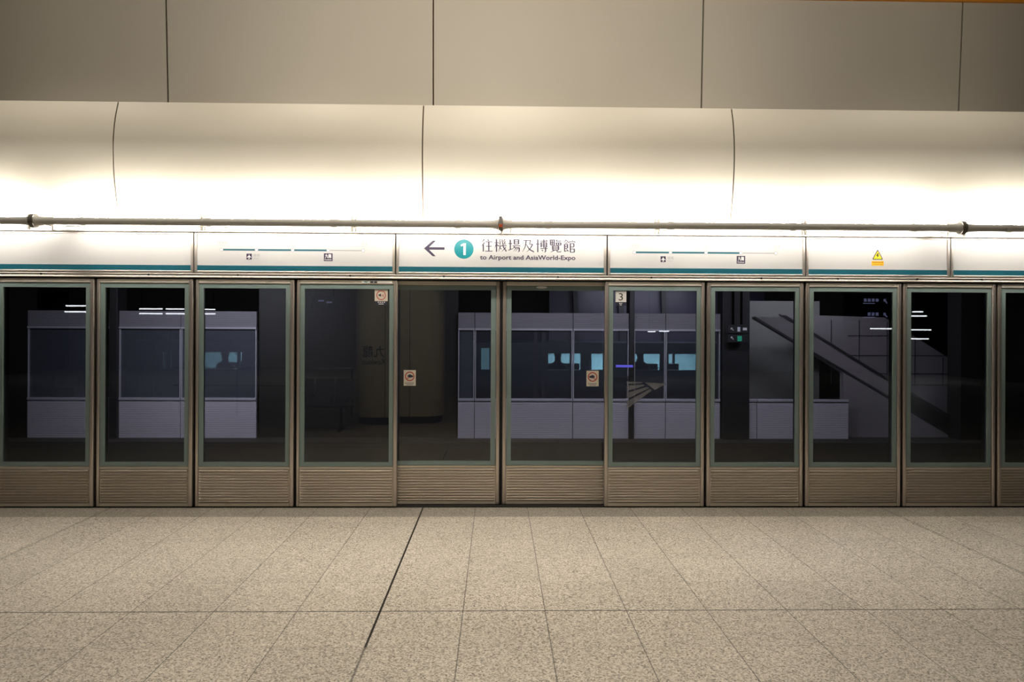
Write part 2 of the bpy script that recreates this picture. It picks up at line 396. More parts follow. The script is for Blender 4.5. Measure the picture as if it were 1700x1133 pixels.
# stickers and marks on the glass (parts of the panel they are glued to)
def lean_sticker(PP, x0, x1, z0, z1, y, d):
    """cream sticker, red ring, dark leaning figure; d = +1 figure faces right"""
    P = PP[1]; st = P(MB().box(x0, x1, y - 0.002, y, z0, z1), 'sticker', cream_st, label='cream sticker with a red prohibition ring and dark leaning figure')
    def S(mb, n, m): return P(mb, n, m, st_fix(st))
    cx = (x0 + x1) / 2; cz = z1 - 0.060; yy = y - 0.0028
    rg = MB().ring(cx, cz, yy, y - 0.0018, 0.046, 0.037).build('ring', red); fix(rg, PP, st)
    fg = MB().poly_y([(cx + d * u, cz + v) for u, v in ((-0.016, 0.012), (0.002, 0.020), (0.016, 0.013), (0.034, 0.006), (0.034, -0.006), (0.016, -0.010), (0.0, -0.013), (-0.010, -0.008), (-0.022, 0.0))], yy - 0.0003, yy + 0.0005).build('figure', navy); fix(fg, PP, st)
    sl = MB().poly_y([(cx + d * u, cz + v) for u, v in ((-0.030, -0.020), (-0.012, -0.002), (-0.004, -0.012), (-0.022, -0.030))], yy - 0.0001, yy + 0.0005).build('slash', redgrey); fix(sl, PP, st)
    tx = MB()
    for k in range(5): tx.box(x0 + 0.016 + k * 0.017, x0 + 0.028 + k * 0.017, yy, yy + 0.0006, z0 + 0.020, z0 + 0.031)
    tx.box(x0 + 0.026, x1 - 0.026, yy, yy + 0.0006, z0 + 0.008, z0 + 0.014)
    fix(tx.build('caption', inkgrey), PP, st)
def fix(o, PP, parent):
    T = PP[0]; o.data.transform(Matrix.Translation((-T.location.x, -T.location.y, 0))); o.parent = parent; return o
YG0 = 0.004 + 0.012
lean_sticker(SL, -0.896, -0.780, 1.156, 1.307, YS + YG0, 1)
lean_sticker(SR, 0.871, 0.989, 1.156, 1.307, YS + YG0, -1)
# red ring sticker on the fourth panel
PP = panels[4]; P = PP[1]
st = P(MB().box(-1.166, -1.042, YG0 - 0.002, YG0, 1.968, 2.080), 'sticker', cream_st, label='cream sticker with a red ring around a loudspeaker')
fix(MB().ring(-1.104, 2.024, YG0 - 0.003, YG0 - 0.0018, 0.045, 0.038).build('ring', red), PP, st)
fix(MB().poly_y([(-1.128, 2.018), (-1.118, 2.018), (-1.106, 2.008), (-1.106, 2.042), (-1.118, 2.032), (-1.128, 2.032)], YG0 - 0.003, YG0 - 0.0018).build('speaker_symbol', navy), PP, st)
w_ = MB()
for k in range(3): w_.box(-1.100 + k * 0.009, -1.096 + k * 0.009, YG0 - 0.003, YG0 - 0.0018, 2.022 - 0.006 * (k + 1), 2.022 + 0.005 * (k + 1))
fix(w_.build('sound_waves', red), PP, st)
cp = P(MB().box(-1.160, -1.048, YG0 - 0.002, YG0, 1.932, 1.966), 'caption_plate', navy, label='navy strip with white lettering')
w_ = MB()
for k in range(4): w_.box(-1.136 + k * 0.019, -1.124 + k * 0.019, YG0 - 0.003, YG0 - 0.0018, 1.953, 1.961)
w_.box(-1.128, -1.080, YG0 - 0.003, YG0 - 0.0018, 1.938, 1.944)
fix(w_.build('caption', white), PP, cp)
ld = P(MB().box(-1.290, -1.000, -0.007, -0.003, 2.138, 2.162, 0.002), 'label_strip', white, label='pale label strip on the top rail')
fix(MB().box(-1.205, -1.140, -0.0085, -0.006, 2.140, 2.156).build('black_box', navy), PP, ld)
fix(MB().disc(-1.172, 2.148, -0.0095, -0.008, 0.005).build('lens', white), PP, ld)
fix(MB().box(-1.262, -1.232, -0.0080, -0.006, 2.145, 2.152).build('green_mark', tealc), PP, ld)
# number 3 sticker
PP = right[0]; P = PP[1]
st = P(MB().box(1.137, 1.241, YG0 - 0.002, YG0, 1.972, 2.075), 'sticker', white, label='white square sticker with the number 3')
t = text('3', 1.168, 1.208, 1.987, 2.057, YG0 - 0.003, darkbr, 'numeral', None); fix(t, PP, st)
cp = P(MB().box(1.139, 1.239, YG0 - 0.002, YG0, 1.936, 1.970), 'caption_plate', navy, label='navy strip with white lettering')
w_ = MB()
for k in range(2): w_.box(1.173 + k * 0.017, 1.185 + k * 0.017, YG0 - 0.003, YG0 - 0.0018, 1.955, 1.964)
w_.box(1.176, 1.197, YG0 - 0.003, YG0 - 0.0018, 1.941, 1.949)
fix(w_.build('caption', white), PP, cp)
# pale winged arrow mark
w_ = MB()
for pts in ([(1.420, 1.203), (1.632, 1.190), (1.520, 1.128)],
            [(1.250, 1.208), (1.398, 1.204), (1.388, 1.192), (1.250, 1.183)],
            [(1.250, 1.171), (1.410, 1.181), (1.425, 1.170), (1.250, 1.118)],
            [(1.250, 1.098), (1.440, 1.158), (1.462, 1.146), (1.250, 1.040)],
            [(1.250, 1.018), (1.472, 1.138), (1.492, 1.124), (1.250, 0.945)]):
    w_.poly_y(pts, YG0 - 0.0015, YG0 - 0.0002)
P(w_, 'winged_arrow_mark', film, label='pale translucent winged arrow of stripes on the glass')

# ---------------------------------------------------------------- header rails and signs
hb = thing('door_header_rail', 'long brushed steel rail with small bolts running just above the doors', 'rail', None, (0, 0, 2.17))
def H(mb, n, m, sm=False, label=None):
    o = mb.build(n, m, None, sm, label); o.data.transform(Matrix.Translation((0, 0, -2.17))); o.parent = hb; return o
struct(MB().box(-5.69, 5.80, 0.05, 0.21, 2.172, 2.674).build('trim_8', rubber))
H(MB().prism_x([(-0.022, 2.180), (-0.026, 2.186), (-0.022, 2.196), (-0.004, 2.203), (0.03, 2.203), (0.03, 2.178), (-0.01, 2.178)], -5.69, 5.80), 'lower_rail', steel_hd)
H(MB().box(-5.69, 5.80, -0.010, 0.03, 2.207, 2.222, 0.004), 'upper_rail', steel_hd)
tag(MB().prism_x([(-0.045, 2.612), (-0.050, 2.664), (-0.044, 2.672), (0.03, 2.676), (0.03, 2.608), (-0.03, 2.608)], -5.69, 5.80).build('header_top_ledge', steel_hd), 'bright steel ledge along the top of the white header signs, under the lamps', 'ledge')
for x in (-4.284, -3.285, -2.449, -1.392, -0.507, 0.58, 1.476, 2.535, 3.278, 4.048, 4.679):
    H(MB().lathe([(0.0, 0.010), (0.006, 0.010), (0.008, 0.006)], 'Y', (x, -0.020, 2.205), 12), 'bolt', rubber)
for x in (-2.14, 2.265):
    tag(MB().box(x - 0.005, x + 0.005, -0.058, -0.0445, 2.622, 2.655).box(x - 0.016, x + 0.004, -0.058, -0.0445, 2.648, 2.656).build('wire_hook', flange), 'small dark hook on the steel ledge above the %s route map' % ('left' if x < 0 else 'right'), 'hook')

def sign(x0, x1, label):
    T = thing('header_sign', label, 'sign', 'sign panels over the platform doors', ((x0 + x1) / 2, 0, 2.22))
    def S(mb, n, m, parent=T, label=None):
        o = mb.build(n, m, None, False, label); o.data.transform(Matrix.Translation((-T.location.x, 0, -2.22))); o.parent = parent; return o
    fw = 0.024; a, b = x0 + 0.003, x1 - 0.003
    f = MB(); f.box(a, a + fw, -0.012, 0.03, 2.226, 2.605, 0.004).box(b - fw, b, -0.012, 0.03, 2.226, 2.605, 0.004)
    f.box(a + fw, b - fw, -0.012, 0.03, 2.226, 2.247, 0.004).box(a + fw, b - fw, -0.012, 0.03, 2.592, 2.605, 0.003)
    S(f, 'frame', steel_hd)
    S(MB().box(a + fw, b - fw, 0.0, 0.02, 2.298, 2.592), 'sign_face', signw)
    S(MB().box(a + fw, b - fw, -0.001, 0.02, 2.247, 2.298), 'teal_band', teal, label='teal stripe along the bottom of the sign')
    return T, S
def stext(SG, s, x0, x1, z0, z1, m, n, bold=0.0, label=None, parent=None, y=-0.0012):
    t = text(s, x0, x1, z0, z1, y, m, n, None, bold=bold, label=label)
    t.data.transform(Matrix.Translation((-SG[0].location.x, 0, -2.22))); t.parent = parent or SG[0]; return t
sign(-5.02, -2.868, 'blank white header sign at the left end')
s_l = sign(-2.864, -0.968, 'white header sign with a teal route line, left of the direction sign')
s_c = sign(-0.962, 1.048, 'white direction sign with left arrow and turquoise number 1 disc')
s_r = sign(1.054, 2.964, 'white header sign with a teal route line, right of the direction sign')
s_w = sign(2.968, 4.375, 'white header sign with a yellow triangular high voltage warning')
sign(4.379, 5.80, 'blank white header sign cut off at the right edge')
# direction sign content
ax = -0.697; cz = 2.4725
a_ = MB().box(ax + 0.03, -0.502, -0.0016, 0.001, cz - 0.012, cz + 0.012)
a_.poly_y([(ax, cz), (ax + 0.082, cz + 0.074), (ax + 0.112, cz + 0.074), (ax + 0.036, cz), (ax + 0.112, cz - 0.074), (ax + 0.082, cz - 0.074)], -0.0018, 0.001)
s_c[1](a_, 'arrow', ink, label='navy arrow pointing left')
dsc = s_c[1](MB().disc(-0.318, 2.468, -0.0014, 0.001, 0.092, 64), 'number_disc', tealc, label='turquoise disc with a white 1')
s_c[1](MB().poly_y([(-0.322, 2.412), (-0.300, 2.412), (-0.300, 2.524), (-0.318, 2.524), (-0.349, 2.510), (-0.345, 2.494), (-0.322, 2.503)], -0.0022, 0), 'numeral', white, dsc)

# calligraphic sign characters drawn stroke by stroke: thin level strokes, heavy uprights, tapering sweeps
def H_(x0, x1, y): return ('h', x0, y, x1, y)
def V_(x, y0, y1): return ('v', x, y0, x, y1)
def D_(x0, y0, x1, y1, w0=9, w1=2): return ('d', x0, y0, x1, y1, w0, w1)
CH = {
 '往': [D_(30, 97, 10, 74), D_(32, 72, 6, 44), V_(23, 56, 2), D_(56, 98, 66, 86, 4, 11), H_(40, 95, 78), H_(44, 90, 44), H_(36, 98, 6), V_(67, 78, 6)],
 '機': [H_(2, 36, 72), V_(18, 98, 0), D_(18, 70, 3, 30), D_(20, 60, 34, 44, 4, 9), D_(48, 97, 38, 84), D_(40, 82, 50, 72, 5, 5), D_(52, 84, 38, 62, 6, 3), H_(38, 56, 62),
       D_(84, 97, 74, 84), D_(76, 82, 86, 72, 5, 5), D_(90, 84, 75, 62, 6, 3), H_(75, 95, 62), H_(36, 99, 48), D_(62, 99, 72, 40, 6, 9), D_(72, 40, 96, 4, 9, 7), D_(96, 4, 97, 20, 4, 2),
       D_(92, 36, 58, 2, 8, 2), D_(48, 46, 34, 2, 9, 2), D_(46, 34, 56, 22, 4, 8)],
 '場': [H_(2, 34, 66), V_(18, 94, 18), D_(2, 14, 36, 26, 7, 4), V_(50, 97, 60), V_(84, 97, 60), H_(50, 84, 96), H_(50, 84, 79), H_(50, 84, 62), H_(36, 99, 48), D_(54, 48, 36, 22, 8, 2),
       H_(48, 92, 34), V_(90, 34, 6), D_(90, 6, 78, 2, 7, 3), D_(66, 34, 42, 4, 7, 2), D_(80, 34, 58, 2, 7, 2)],
 '及': [H_(12, 72, 92), D_(34, 92, 26, 40, 10, 7), D_(26, 40, 4, 2, 7, 2), D_(70, 92, 60, 62, 9, 5), H_(60, 86, 62), D_(86, 62, 66, 26, 10, 6), D_(66, 26, 36, 0, 6, 2), D_(34, 62, 60, 22, 4, 9), D_(60, 22, 98, 2, 9, 8)],
 '博': [H_(2, 32, 64), V_(17, 98, 0), H_(36, 98, 86), D_(80, 98, 90, 90, 4, 8), V_(44, 76, 38), V_(88, 76, 38), V_(66, 98, 34), H_(44, 88, 76), H_(44, 88, 63), H_(44, 88, 50), H_(38, 96, 30), V_(80, 42, 4), D_(80, 4, 68, 0, 7, 3), D_(48, 22, 58, 10, 4, 9)],
 '覽': [V_(8, 97, 56), H_(8, 44, 96), H_(8, 44, 76), H_(8, 46, 57), V_(38, 96, 78), V_(22, 96, 57), V_(38, 76, 58), D_(60, 99, 50, 80), H_(54, 96, 88), H_(54, 96, 74), V_(56, 74, 56), V_(92, 74, 56), V_(74, 74, 58), H_(54, 94, 57),
       V_(26, 50, 18), V_(74, 50, 18), H_(26, 74, 49), H_(26, 74, 39), H_(26, 74, 29), H_(26, 74, 18), D_(40, 18, 8, 0, 9, 2), D_(60, 18, 62, 5, 9, 7), D_(62, 4, 92, 4, 6, 6), D_(92, 4, 93, 16, 5, 2)],
 '館': [D_(24, 99, 2, 74, 8, 2), D_(24, 96, 44, 76, 4, 8), H_(14, 34, 72), V_(12, 64, 6), V_(35, 64, 32), H_(12, 35, 63), H_(12, 35, 48), H_(12, 35, 33), D_(12, 6, 34, 16, 6, 4), D_(24, 28, 42, 8, 4, 9),
       D_(70, 99, 76, 90, 4, 9), H_(50, 96, 84), D_(52, 84, 48, 72, 8, 3), D_(96, 84, 90, 74, 8, 3), V_(58, 70, 0), V_(86, 70, 42), H_(58, 86, 69), H_(58, 86, 43), V_(90, 28, 0), H_(58, 90, 27), H_(58, 90, 2)],
}
def brush(chars, x0, x1, z0, z1, y, m, name, SG):
    n = len(chars); mb = MB(); cw = (x1 - x0) / n; sz = cw * 0.90; hz = (z1 - z0)
    for i, ch in enumerate(chars):
        ox = x0 + i * cw + cw * 0.05
        def q(u, v): return (ox + u / 100 * sz, z0 + v / 100 * hz)
        for s_ in CH[ch]:
            yy = y - random.random() * 0.0002
            if s_[0] == 'h':
                _, a, b, c, d = s_
                mb.poly_y([q(a, b - 2.9), q(c - 8, b - 2.9), q(c - 1, b - 2.9), q(c - 3, b + 5.5), q(c - 8, b + 2.9), q(a, b + 2.9)][::-1], yy, y + 0.001)
            elif s_[0] == 'v':
                _, a, b, c, d = s_
                mb.poly_y([q(a - 5, d), q(a + 4.5, d + 2), q(a + 4.5, b), q(a - 6.5, b + 3)], yy, y + 0.001)
            else:
                _, a, b, c, d, w0, w1 = s_
                L_ = math.hypot(c - a, d - b) or 1; nx, nz = -(d - b) / L_, (c - a) / L_
                mb.poly_y([q(a + nx * w0 / 2, b + nz * w0 / 2), q(c + nx * w1 / 2, d + nz * w1 / 2), q(c - nx * w1 / 2, d - nz * w1 / 2), q(a - nx * w0 / 2, b - nz * w0 / 2)], yy, y + 0.001)
    o = SG[1](mb, name, m, label='large navy Chinese lettering'); return o
brush('往機場及博覽館', -0.166, 0.756, 2.443, 2.566, -0.0014, ink, 'chinese_lettering', s_c)
stext(s_c, 'to Airport and AsiaWorld-Expo', -0.164, 0.748, 2.357, 2.414, ink, 'english_lettering', 0.02)

def route(SG, xs, z, dx_air, fine):
    S = SG[1]
    S(MB().box(xs[0], xs[3], -0.0012, 0.001, z - 0.0085, z + 0.0085), 'route_line', teal, label='teal route line')
    S(MB().box(xs[3], xs[4], -0.0010, 0.001, z - 0.005, z + 0.005), 'route_line', inkpale, label='pale grey end of the route line')
    names = [('博覽館', 'AsiaWorld-Expo'), ('機場', 'Airport'), ('青衣', 'Tsing Yi'), ('九龍', 'Kowloon'), ('香港', 'Hong Kong')]
    for i, x in enumerate(xs):
        d = S(MB().disc(x, z, -0.0022, 0.001, 0.017, 24), 'station_dot', inkgrey)
        S(MB().disc(x, z, -0.0028, 0.001, 0.013, 24), 'dot_centre', white, d)
        if i == 3:
            pl = S(MB().box(x - 0.041, x + 0.041, -0.0015, 0.001, z - 0.102, z - 0.028), 'station_plate', ink, label='dark boxed name of the present station')
            stext(SG, names[i][0], x - 0.030, x + 0.030, z - 0.072, z - 0.035, white, 'lettering', 0.02, parent=pl, y=-0.0024)
            stext(SG, names[i][1], x - 0.032, x + 0.032, z - 0.094, z - 0.078, white, 'lettering', 0.0, parent=pl, y=-0.0024)
        elif i == 1:
            bx = S(MB().box(x - 0.095, x - 0.045, -0.0015, 0.001, z - 0.092, z - 0.036), 'airport_symbol', ink, label='dark square with a white aeroplane')
            cx, czz = x - 0.070, z - 0.064
            S(MB().poly_y([(cx, czz + 0.022), (cx + 0.004, czz + 0.008), (cx + 0.020, czz - 0.006), (cx + 0.020, czz - 0.010), (cx + 0.004, czz - 0.004), (cx + 0.003, czz - 0.015), (cx + 0.009, czz - 0.021), (cx - 0.009, czz - 0.021), (cx - 0.003, czz - 0.015), (cx - 0.004, czz - 0.004), (cx - 0.020, czz - 0.010), (cx - 0.020, czz - 0.006), (cx - 0.004, czz + 0.008)], -0.0026, 0.0), 'aeroplane', white, bx)
            stext(SG, names[i][0], x - 0.030, x + 0.030, z - 0.066, z - 0.036, inkpale, 'lettering')
            stext(SG, names[i][1], x - 0.030, x + 0.024, z - 0.088, z - 0.074, inkpale, 'lettering')
        else:
            w2 = 0.048 if i == 0 else 0.030
            stext(SG, names[i][0], x - w2 + 0.01, x + w2 + 0.01, z + 0.052, z + 0.082, inkpale, 'lettering')
            stext(SG, names[i][1], x - w2, x + w2, z + 0.034, z + 0.046, inkpale, 'lettering')
route(s_l, (-2.609, -2.280, -1.940, -1.604, -1.274), 2.447, 0, 0)
route(s_r, (1.313, 1.661, 2.004, 2.342, 2.680), 2.449, 0, 0)
# warning sign
def tri(cx, cz, r, y0, y1, cut):
    pts = []
    V3 = [(0, 1.0), (-0.93, -0.72), (0.93, -0.72)]
    for i in range(3):
        a = V3[i]; p = V3[i - 1]; n = V3[(i + 1) % 3]
        pts.append((cx + r * (a[0] + (p[0] - a[0]) * cut), cz + r * (a[1] + (p[1] - a[1]) * cut)))
        pts.append((cx + r * (a[0] + (n[0] - a[0]) * cut), cz + r * (a[1] + (n[1] - a[1]) * cut)))
    return MB().poly_y(pts, y0, y1)
wt = s_w[1](tri(3.670, 2.436, 0.058, -0.0016, 0.001, 0.07), 'warning_triangle', darkbr, label='dark bordered yellow warning triangle')
s_w[1](tri(3.670, 2.434, 0.044, -0.0024, 0.001, 0.04), 'yellow_field', yellow, wt)
s_w[1](MB().poly_y([(3.668, 2.458), (3.652, 2.428), (3.666, 2.430), (3.660, 2.412), (3.688, 2.436), (3.672, 2.436), (3.682, 2.452)], -0.0030, 0), 'lightning_bolt', darkbr, wt)
wp = s_w[1](MB().box(3.612, 3.729, -0.0016, 0.001, 2.337, 2.380), 'caption_plate', amber, label='amber caption strip')
m_ = MB()
for k in range(7): m_.box(3.618 + k * 0.0155, 3.629 + k * 0.0155, -0.0024, 0, 2.362, 2.374)
m_.box(3.626, 3.716, -0.0024, 0, 2.346, 2.350)
s_w[1](m_, 'caption', mat('brown_print', (0.35, 0.18, 0.01), 0.5), wp)

# ---------------------------------------------------------------- pipe in front of the lamps
CX = (-8.35, -4.150, 0.030, 4.272, 8.45)
YP, ZP = -0.34, 2.657
plab = ['grey conduit pipe running off the left edge in front of the lamps', 'long grey conduit pipe over the left doors, from left coupling to centre coupling',
        'long grey conduit pipe over the right doors, from centre coupling to right coupling', 'grey conduit pipe running off the right edge in front of the lamps']
for i in range(4):
    a, b = CX[i] + 0.014, CX[i + 1] - 0.014
    if i == 0: a = -6.2
    if i == 3: b = 6.3
    T = thing('conduit_pipe', plab[i], 'pipe', 'grey conduit pipes above the doors', ((a + b) / 2, YP, ZP))
    def Q(mb, n, m, sm=True, label=None):
        o = mb.build(n, m, None, sm, label); o.data.transform(Matrix.Translation((-T.location.x, -YP, -ZP))); o.parent = T; return o
    r = 0.0335; prof = [(a, 0.052), (a + 0.012, 0.050), (a + 0.03, 0.042), (a + 0.07, 0.036), (a + 0.14, r)]
    prof += [(b - 0.14, r), (b - 0.07, 0.036), (b - 0.03, 0.042), (b - 0.012, 0.050), (b, 0.052)]
    Q(MB().lathe(prof, 'X', (0, YP, ZP)), 'tube', pipe_m)
    for e, s in ((a, 1), (b, -1)):
        Q(MB().lathe([(e - s * 0.004, 0.054), (e - s * 0.004, 0.060), (e + s * 0.006, 0.061), (e + s * 0.008, 0.052)], 'X', (0, YP, ZP)), 'flange', flange)
    x = a + 0.42
    while x < b - 0.3:
        Q(MB().lathe([(x - 0.035, r + 0.0005), (x - 0.02, r + 0.004), (x + 0.02, r + 0.004), (x + 0.035, r + 0.0005)], 'X', (0, YP, ZP)), 'sleeve', pipe_m); x += 1.12
for j, x in enumerate(CX[1:4]):
    lb = ['steel pipe bracket at the left coupling of the conduit pipes', 'pale pipe bracket with an orange red tag above the meeting doors', 'steel pipe bracket at the right coupling of the conduit pipes'][j]
    T = thing('pipe_bracket', lb, 'bracket', 'brackets holding the conduit pipes', (x, YP, ZP))
    def B(mb, n, m, sm=False, label=None):
        o = mb.build(n, m, None, sm, label); o.data.transform(Matrix.Translation((-x, -YP, -ZP))); o.parent = T; return o
    B(MB().box(x - 0.008, x + 0.008, YP + 0.02, -0.045, ZP - 0.012, ZP + 0.012), 'arm', flange)
    B(MB().box(x - 0.012, x + 0.012, -0.064, -0.045, ZP - 0.045, ZP + 0.03, 0.003), 'foot', flange)
    B(MB().lathe([(x - 0.009, 0.050), (x - 0.009, 0.062), (x + 0.009, 0.062), (x + 0.009, 0.050)], 'X', (0, YP, ZP)), 'clamp', flange, True)
    if j == 1:
        B(MB().box(x - 0.015, x + 0.015, YP - 0.075, YP - 0.060, ZP - 0.020, ZP + 0.064, 0.003), 'strap', inkgrey)
        B(MB().box(x - 0.017, x + 0.017, YP - 0.079, YP - 0.060, ZP - 0.036, ZP - 0.008, 0.003), 'tag', tag_or, label='orange red tag')
        B(MB().box(x - 0.012, x + 0.012, YP - 0.070, YP - 0.060, ZP - 0.060, ZP - 0.036), 'strap_end', flange)

# fluorescent fittings behind the pipe: batten with an upper and a lower tube
fi = 0
where = ['over the left edge of the doors', 'beside the left coupling, over the blank sign', 'over the left route map sign', 'over the left sliding door',
         'over the right sliding door', 'over the right route map sign', 'beside the right coupling, over the warning sign', 'over the right edge of the doors']
segs = [(-5.62, -4.235)] + [(-4.03 + 1.365 * k, -4.03 + 1.365 * k + 1.345) for k in range(3)] + [(0.115 + 1.365 * k, 0.115 + 1.365 * k + 1.345) for k in range(3)] + [(4.335, 5.70)]
YT = -0.262
for (a, b), wl in zip(segs, where):
    T = thing('fluorescent_fitting', 'slim white fluorescent lamp behind the pipe, ' + wl, 'lamp', 'fluorescent lamps behind the conduit pipe', ((a + b) / 2, YT, ZP))
    def F(mb, n, m, sm=False):
        o = mb.build(n, m, None, sm); o.data.transform(Matrix.Translation((-T.location.x, -YT, -ZP))); o.parent = T; return o
    F(MB().box(a, b, YT - 0.008, YT + 0.030, ZP - 0.022, ZP + 0.026, 0.004), 'batten', batten)
    F(MB().box(a + 0.1, a + 0.13, YT + 0.03, -0.05, ZP - 0.008, ZP + 0.012).box(b - 0.13, b - 0.1, YT + 0.03, -0.05, ZP - 0.008, ZP + 0.012), 'wall_arm', batten)
    F(MB().box(a, b, YT - 0.012, -0.062, ZP - 0.004, ZP + 0.004, 0.002), 'shield_tray', batten)  # tray added to keep the upper tube's light off the signs
    for zz in (0.052, -0.052):
        F(MB().lathe([(a + 0.012, 0.0125), (b - 0.012, 0.0125)], 'X', (0, YT, ZP + zz), 14), 'tube', tube_up_m if zz > 0 else tube_m, True)
        F(MB().box(a, a + 0.016, YT - 0.014, YT + 0.014, ZP + min(zz, 0) * 1.28 - (0.0 if zz < 0 else -0.02), ZP + (0.068 if zz > 0 else -0.02)).box(b - 0.016, b, YT - 0.014, YT + 0.014, ZP + min(zz, 0) * 1.28 - (0.0 if zz < 0 else -0.02), ZP + (0.068 if zz > 0 else -0.02)), 'lamp_holder', batten)

# ---------------------------------------------------------------- unseen fill lamps and wall spots, added for their light
def fill_lamp(x, y, power, where, size=0.5):
    cone = 112 if y > -2 or y < -8 else 84
    T = thing('ceiling_fill_lamp', where, 'fill lamp', 'fill lamps added over the platform', (x, y, ZC))
    MB().lathe([(-0.10, 0.30), (-0.10, 0.27), (-0.02, 0.25), (-0.02, 0.30)], 'Z', (0, 0, 0), 32).build('housing', flange, T, True)
    l = bpy.data.lights.new('lamp_light', 'AREA'); l.shape = 'DISK'; l.size = size; l.energy = power; l.color = WARM; l.spread = R(cone)
    lo = bpy.data.objects.new('lamp_light', l); COL.objects.link(lo); lo.parent = T; lo.location = (0, 0, -0.12)
for x, y, p in ((-4.4, -1.0, 0.42), (-2.0, -1.0, 0.42), (0.1, -1.0, 0.42), (2.2, -1.0, 0.40), (4.6, -1.0, 0.34), (-3.47, -2.3, 0.14), (-1.0, -2.3, 0.34), (0.59, -2.3, 0.46), (0.1, -4.2, 0.4), (-2.0, -9.5, 0.4), (3.0, -9.5, 0.4), (-5.5, -17.5, 1.1), (5.5, -17.5, 0.6)):
    fill_lamp(x, y, HALL_W * p, 'unseen round fill lamp added above the platform')
def wall_spot(x, tx, tz, power, cone):
    T = thing('wall_fill_spot', 'small unseen spotlight added to brighten the upper wall', 'spotlight', 'spotlights added to brighten the upper wall', (x, -3.6, ZC - 0.05))
    MB().lathe([(-0.16, 0.09), (-0.16, 0.08), (0.0, 0.07), (0.05, 0.03)], 'Z', (0, 0, 0), 20).build('housing', flange, T, True)
    l = bpy.data.lights.new('spot_light', 'SPOT'); l.energy = power; l.color = WARM; l.spot_size = R(cone); l.spot_blend = 1.0; l.shadow_soft_size = 0.1
    lo = bpy.data.objects.new('spot_light', l); COL.objects.link(lo); lo.parent = T; lo.location = (0, 0, -0.2)
    d = Vector((tx - x, 0.9 + 3.6, tz - (ZC - 0.25))); lo.rotation_euler = d.to_track_quat('-Z', 'Y').to_euler()
for x, p in ((-3.5, 1.05), (0.0, 2.4), (3.7, 0.95)): wall_spot(x, x * 0.92, 4.75, WASH_W * p * 6, 88)

# ---------------------------------------------------------------- hall behind the camera, seen only as reflections in the glass
T = thing('platform_column', 'broad beige column with station name, reflected in the glass', 'column', None, (-1.75, -6.45, 0))
def rrect(x0, x1, y0, y1, r, n=8):
    pts = []
    for cx, cy, a0 in ((x1 - r, y1 - r, 0), (x0 + r, y1 - r, 90), (x0 + r, y0 + r, 180), (x1 - r, y0 + r, 270)):
        for k in range(n + 1):
            a = R(a0 + 90 * k / n); pts.append((cx + r * math.cos(a), cy + r * math.sin(a)))
    return pts
def relT(o, T): o.data.transform(Matrix.Translation(-T.location)); o.parent = T; return o
relT(MB().poly_z(rrect(-2.55, -0.98, -6.95, -5.96, 0.3), 0.13, ZC).build('shaft', colm, None, True), T)
relT(MB().poly_z(rrect(-2.50, -1.03, -6.90, -6.01, 0.27), 0.0, 0.13).build('plinth', rubber, None, True), T)
relT(MB().box(-1.99, -1.98, -5.963, -5.955, 0.14, 5.0).box(-1.57, -1.56, -5.963, -5.955, 0.14, 5.0).build('panel_joint', joint), T)
for s, z0, z1 in (('九龍', 1.20, 1.41), ('Kowloon', 1.07, 1.17)):
    t = text(s, 2.00, 2.38, z0, z1, 0, ink, 'lettering', None, bold=0.01)
    # turn the lettering to face the doors (+Y)
    t.data.transform(Matrix.Rotation(math.pi, 4, 'Z')); t.data.transform(Matrix.Translation((0, -5.955, 0))); relT(t, T)
# bench
T = thing('platform_bench', 'dark three seat bench beside the column, reflected in the glass', 'bench', None, (-2.95, -5.1, 0))
for k in range(3):
    x = -3.42 + k * 0.34
    relT(MB().prism_x([(-5.02, 0.43), (-5.02, 0.46), (-5.38, 0.45), (-5.46, 0.85), (-5.49, 0.85), (-5.42, 0.42)], x, x + 0.30).build('seat', seatm), T)
    relT(MB().box(x + 0.305, x + 0.325, -5.44, -5.06, 0.55, 0.58).box(x + 0.305, x + 0.325, -5.08, -5.06, 0.40, 0.58).build('armrest', chrome), T)
relT(MB().box(-3.45, -2.40, -5.26, -5.20, 0.38, 0.42).build('beam', darkp), T)
for x in (-3.25, -2.60): relT(MB().box(x - 0.02, x + 0.02, -5.25, -5.21, 0.0, 0.38).box(x - 0.02, x + 0.02, -5.42, -5.04, 0.0, 0.03).build('leg', darkp), T)
# railing
T = thing('handrail', 'low steel railing behind the bench, reflected in the glass', 'railing', None, (-4, -7.1, 0))
relT(MB().lathe([(-6.2, 0.02), (-2.75, 0.02)], 'X', (0, -7.1, 0.94), 12).build('top_rail', chrome, None, True), T)
relT(MB().lathe([(-6.2, 0.012), (-2.75, 0.012)], 'X', (0, -7.1, 0.60), 10).build('middle_rail', chrome, None, True), T)
for x in (-6.1, -5.0, -3.9, -2.8): relT(MB().lathe([(0.0, 0.018), (0.94, 0.018)], 'Z', (x, -7.1, 0), 10).build('post', darkp, None, True), T)
